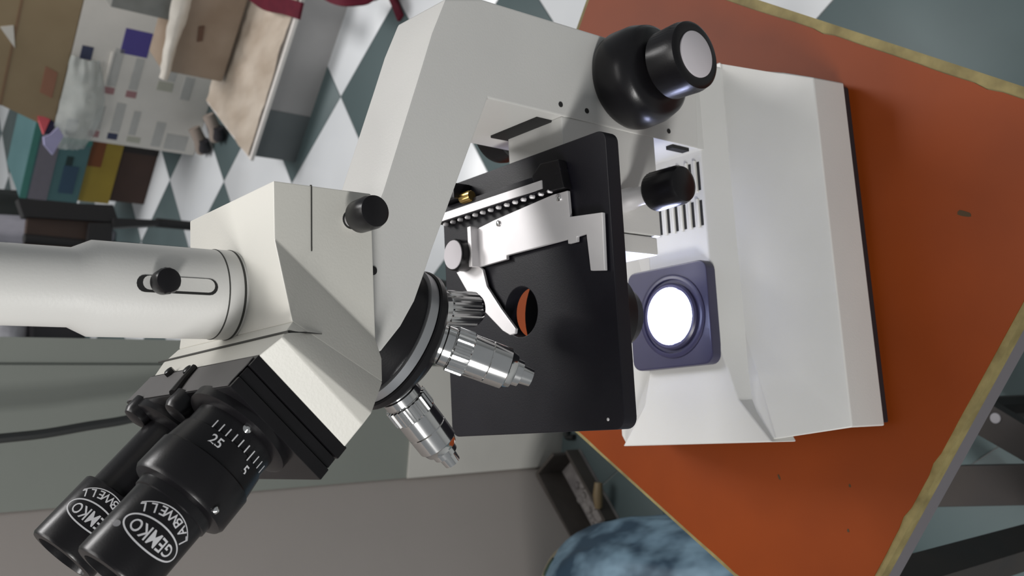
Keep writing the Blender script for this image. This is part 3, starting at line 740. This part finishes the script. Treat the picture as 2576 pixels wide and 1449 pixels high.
quad_y('seat_edge', [(225, 560), (285, 560), (280, 640), (215, 640)], CY - .015, .03, CHB, ch)
lp = on(392, 560, 1, CY - .005)
bm = new_bm(); tube(bm, [lp, Vector((lp.x, lp.y, ZF))], .012, 10); obj('leg', bm, CHB, ch)
lp2 = on(60, 600, 1, CY + .0)
bm = new_bm(); tube(bm, [lp2, Vector((lp2.x, lp2.y + .02, ZF))], .012, 10); obj('leg', bm, CHB, ch)
# black bag and white bag at the far left
def blob(name, c, r, m, label, cat, amp=.12, seed=0):
    bm = new_bm(); bmesh.ops.create_icosphere(bm, subdivisions=4, radius=1)
    for v in bm.verts:
        n_ = v.co.normalized(); k = 1 + amp * noise.noise(n_ * 2.3 + Vector((seed, 0, 0))) + amp * .4 * noise.noise(n_ * 6 + Vector((0, seed, 0)))
        v.co = Vector((n_.x * r[0] * k, n_.y * r[1] * k, max(n_.z * k, -.82) * r[2])) + Vector(c)
    return tag(obj(name, bm, m, smooth_deg=80), label, cat)
cb = on(20, 520, 1, 3.2)
blob('black_bag', (on(20, 520, 1, 3.4).x - .02, 3.45, ZF + .82 * .30), (.085, .10, .30), mat('black_cloth_bag', (.012, .016, .015), .8), 'black rounded bag on the floor beyond the dark chair', 'bag')
bw = on(48, 570, 1, 2.75)
blob('white_bag', (on(48, 570, 1, 3.2).x, 3.25, ZF + .82 * .30), (.045, .05, .30), mat('white_cloth_bag', (.36, .35, .40), .7), 'narrow white bag between the black bag and the dark chair', 'bag', seed=5)
# bin and white sack glimpsed right of the pillar
bi = on(190, 832, 2, ZF)
bm = new_bm(); lathe(bm, (bi.x - .03, bi.y, ZF), (0, 0, 1), [(0, .11), (.02, .115), (.17, .14), (.175, .145)], 28)
tag(obj('black_bin', bm, mat('black_bin_plastic', (.018, .017, .02), .6)), 'black bin beside the grey pillar under the white sack', 'bin')
blob('white_sack', (bi.x - .03, bi.y, ZF + .175 + .82 * .14), (.15, .13, .14), mat('white_sack_cloth', (.42, .41, .45), .7, c2=(.55, .55, .58), nscale=30, nmix=.3), 'pale sack resting in the black bin beside the pillar', 'sack', seed=2)

# black cable hanging in front of the pillar and running to the floor
cab = [on(-160, 1120, 1, 1.085), on(0, 1103, 1, 1.085), on(110, 1091, 1, 1.085), on(220, 1072, 1, 1.085), on(330, 1053, 1, 1.085), on(480, 1010, 1, 1.085), on(760, 800, 1, 1.085), on(1000, 700, 1, 1.09), on(1250, 760, 1, 1.09)]
f0 = on(1425, 1085, 2, ZF + .006); f1 = on(1436, 1146, 2, ZF + .006); f2 = on(1456, 1205, 2, ZF + .006)
cab += [Vector((.10, 1.09, ZF + .03)), Vector((.07, 1.085, ZF + .0055)), f0, Vector((-.018, 1.118, ZF + .0055))]
bm = new_bm(); tube(bm, spline(cab, 7), .0048, 8)
tag(obj('black_cable', bm, mat('black_cable', (.02, .022, .022), .5)), 'black cable hanging before the grey pillar down to the floor', 'cable')

# dusty open box on the floor at the pillar foot
db = thing('dusty_box', on(1455, 1235, 2, ZF), 'dusty open wooden box on the floor at the foot of the walls', 'box')
DUST = mat('dusty_wood', (.10, .088, .078), .8, c2=(.055, .046, .04), nscale=22, nmix=.6); DUSTF = mat('dusty_litter', (.42, .39, .37), .9, c2=(.16, .145, .15), nscale=30, nmix=.5)
e0, e1, e2, e3 = on(1438, 1150, 2, ZF), on(1500, 1300, 2, ZF), on(1430, 1335, 2, ZF), on(1395, 1215, 2, ZF)
e0 = Vector((-.036, 1.110, ZF)); e1 = Vector((-.138, 1.036, ZF)); e2 = Vector((-.192, 1.045 + .03, ZF)); 
ux = (e1 - e0).normalized(); uy = Vector((ux.y, -ux.x, 0)) ; uy = uy if uy.y > 0 else -uy
LN, WD, HT = (e1 - e0).length, .056, .056
def dbp(s, t, z): p = e0 + ux * s + uy * t; return Vector((p.x, p.y, ZF + z))
def dblk(nm, s0, s1, a0, a1, z0, z1, m):
    bm = new_bm(); loft(bm, [[dbp(s, t, z) for s, t in ((s0, a0), (s1, a0), (s1, a1), (s0, a1))] for z in (z0, z1)]); return obj(nm, bm, m, db, bev=.0008)
dblk('box_floor', 0, LN, 0, WD, 0, .006, DUSTF)
dblk('box_wall', 0, LN, 0, .005, .006, HT * .55, DUST); dblk('box_wall', 0, LN, WD - .005, WD, .006, HT, DUST)
dblk('box_wall', 0, .005, .005, WD - .005, .006, HT, DUST); dblk('box_wall', LN - .005, LN, .005, WD - .005, .006, HT * .5, DUST)
bm = new_bm(); 
for k in range(26):
    s, t = random.uniform(.014, LN - .014), random.uniform(.012, WD - .012); r = random.uniform(.004, .009)
    lathe(bm, dbp(s, t, .0055), (random.uniform(-.3, .3), random.uniform(-.3, .3), 1), [(0, r), (r * .6, r * .8), (r * .9, r * .3)], 7)
lt = obj('litter', bm, DUSTF, db); lt['kind'] = 'stuff'
bm = new_bm(); p = dbp(LN - .022, .0, .030); tube(bm, [p, p + Vector((.018, -.004, .004)), p + Vector((.036, -.006, .003))], [.006, .0075, .006], 10); obj('wooden_handle', bm, mat('tan_wood', (.27, .20, .11), .5), db)

# blue marbled bundle beside the stool
BLUE = mat('blue_marbled_cloth', (.014, .042, .075), .55, c2=(.17, .275, .36), nscale=19, nmix=.20, bump=.35, bscale=30, stretch=(1, .7, 1), detail=3.)
bun = thing('blue_bundle', (-.262, .76, ZF), 'blue marbled cloth bundle on the floor beside the orange stool', 'bundle')
bm = new_bm(); bmesh.ops.create_icosphere(bm, subdivisions=5, radius=1)
def sgn(x, p): return math.copysign(abs(x) ** p, x)
for v in bm.verts:
    n_ = v.co.normalized(); k = 1 + .035 * noise.noise(n_ * 2.2) + .02 * noise.noise(n_ * 7)
    v.co = Vector((-.262 + .148 * sgn(n_.x, .62) * k, .765 + .215 * sgn(n_.y, .62) * k, ZF + .135 + max(-.135, .145 * sgn(n_.z, .7) * k)))
obj('bundle_body', bm, BLUE, bun, smooth_deg=80)
def bun_pt(th, zf=.86, k=1.01):
    n_ = Vector((math.cos(th) * .8, math.sin(th) * .8, .6)).normalized()
    return Vector((-.262 + .148 * sgn(n_.x, .62) * k, .765 + .215 * sgn(n_.y, .62) * k, ZF + .135 + .145 * sgn(n_.z, .7) * k))
bm = new_bm(); tube(bm, [bun_pt(a * .06) for a in range(14, 40)], .003, 8); obj('green_cord', bm, mat('dark_green_cord', (.02, .04, .025), .6), bun)
bm = new_bm()
pts = []
for k in range(24):
    ph = -.2 + k * .11; n_ = Vector((math.cos(ph) * .85 - .12, .80, .1 + math.sin(ph) * .7)).normalized()
    pts.append(Vector((-.262 + .149 * sgn(n_.x, .62), .765 + .216 * sgn(n_.y, .62), ZF + .135 + .147 * sgn(n_.z, .7))))
tube(bm, pts, .0045, 8); obj('tan_piping', bm, mat('tan_piping', (.25, .22, .15), .7), bun)
# pale patterned cloth lying between bundle and stool
pc_ = on(1620, 1275, 2, ZF)
tag(crumple('pale_cloth', lambda u, v: Vector((-.105 + u * .12, .70 + v * .20, ZF + .001 + .10 * math.sin(3.14 * v) * math.sin(3.14 * u))), 16, 16, .02, mat('pale_patterned_cloth', (.42, .40, .37), .7, c2=(.16, .14, .17), nscale=28, nmix=.25), seed=4.), 'pale patterned cloth crumpled on the floor between bundle and stool', 'cloth')

# red straps at the top
RED = mat('dark_red_strap', (.075, .006, .016), .7, c2=(.10, .009, .02), spec=.2)
def ribbon(name, pts, wd, th, label):
    pts = [Vector(p) for p in pts]; rings = []
    for i, p in enumerate(pts):
        t = (pts[min(i + 1, len(pts) - 1)] - pts[max(i - 1, 0)]).normalized(); s_ = t.cross(Vector((0, 0, 1))).normalized(); n_ = s_.cross(t)
        rings.append([p + s_ * wd - n_ * th, p + s_ * wd + n_ * th, p - s_ * wd + n_ * th, p - s_ * wd - n_ * th])
    bm = new_bm(); loft(bm, rings); return tag(obj(name, bm, RED), label, 'strap')
ribbon('red_strap', spline([on(620, -30, 2, BTOP + .03), on(668, 5, 2, BTOP + .03), on(715, 15, 2, BTOP + .03), on(757, 28, 2, BTOP + .03)], 5), .017, .003, 'dark red strap lying over the edge of the wrapping sheet')
ribbon('red_strap', spline([on(800, -30, 2, BTOP + .02), on(850, -4, 2, BTOP + .012), on(905, -2, 2, BTOP - .02), on(945, -10, 2, BTOP - .05), on(975, -30, 2, ZF + .02)], 5), .013, .003, 'dark red strap hanging along the top border above the grey bench side')
ribbon('red_strap', spline([on(970, -40, 2, ZF + .004), on(990, 0, 2, ZF + .004), on(1008, 45, 2, ZF + .004)], 5), .009, .003, 'short dark red strap end on the floor next to the microscope arm')

# dark legs of another seat standing under the near edge of the stool
LB2 = mat('dark_wood_leg', (.026, .022, .022), .55, c2=(.034, .027, .024), nscale=18)
us = thing('low_footstool', (-.02, .40, ZF), 'dark wooden footstool under the near edge of the orange stool', 'footstool')
def flat_bar(nm, pix, z, th, m):
    pts = [on(x, y, 2, z) for x, y in pix]
    bm = new_bm(); loft(bm, [[p - Vector((0, 0, th)) for p in pts], pts]); return obj(nm, bm, m, us, bev=.001)
flat_bar('footstool_bar', [(2400, 1172), (2760, 1166), (2760, 1268), (2340, 1276)], ZF + .16, .02, LB2)
flat_bar('footstool_bar', [(2440, 985), (2760, 1180), (2760, 1268), (2400, 1060)], ZF + .14, .02, LB2)
wp = on(2504, 1052, 2, ZF + .1405); bm = new_bm(); lathe(bm, wp, (0, 0, 1), [(0, .005), (.0008, .0045)], 16); obj('white_spot', bm, mat('white_spot_paint', (.4, .39, .42), .6), us)
for x, y in ((2740, 1218), (2380, 1225), (2440, 1030)):
    p = on(x, y, 2, ZF + .13); bm = new_bm(); tube(bm, [Vector((p.x, p.y, ZF)), Vector((p.x, p.y, ZF + .135))], .012, 8); obj('leg', bm, LB2, us)
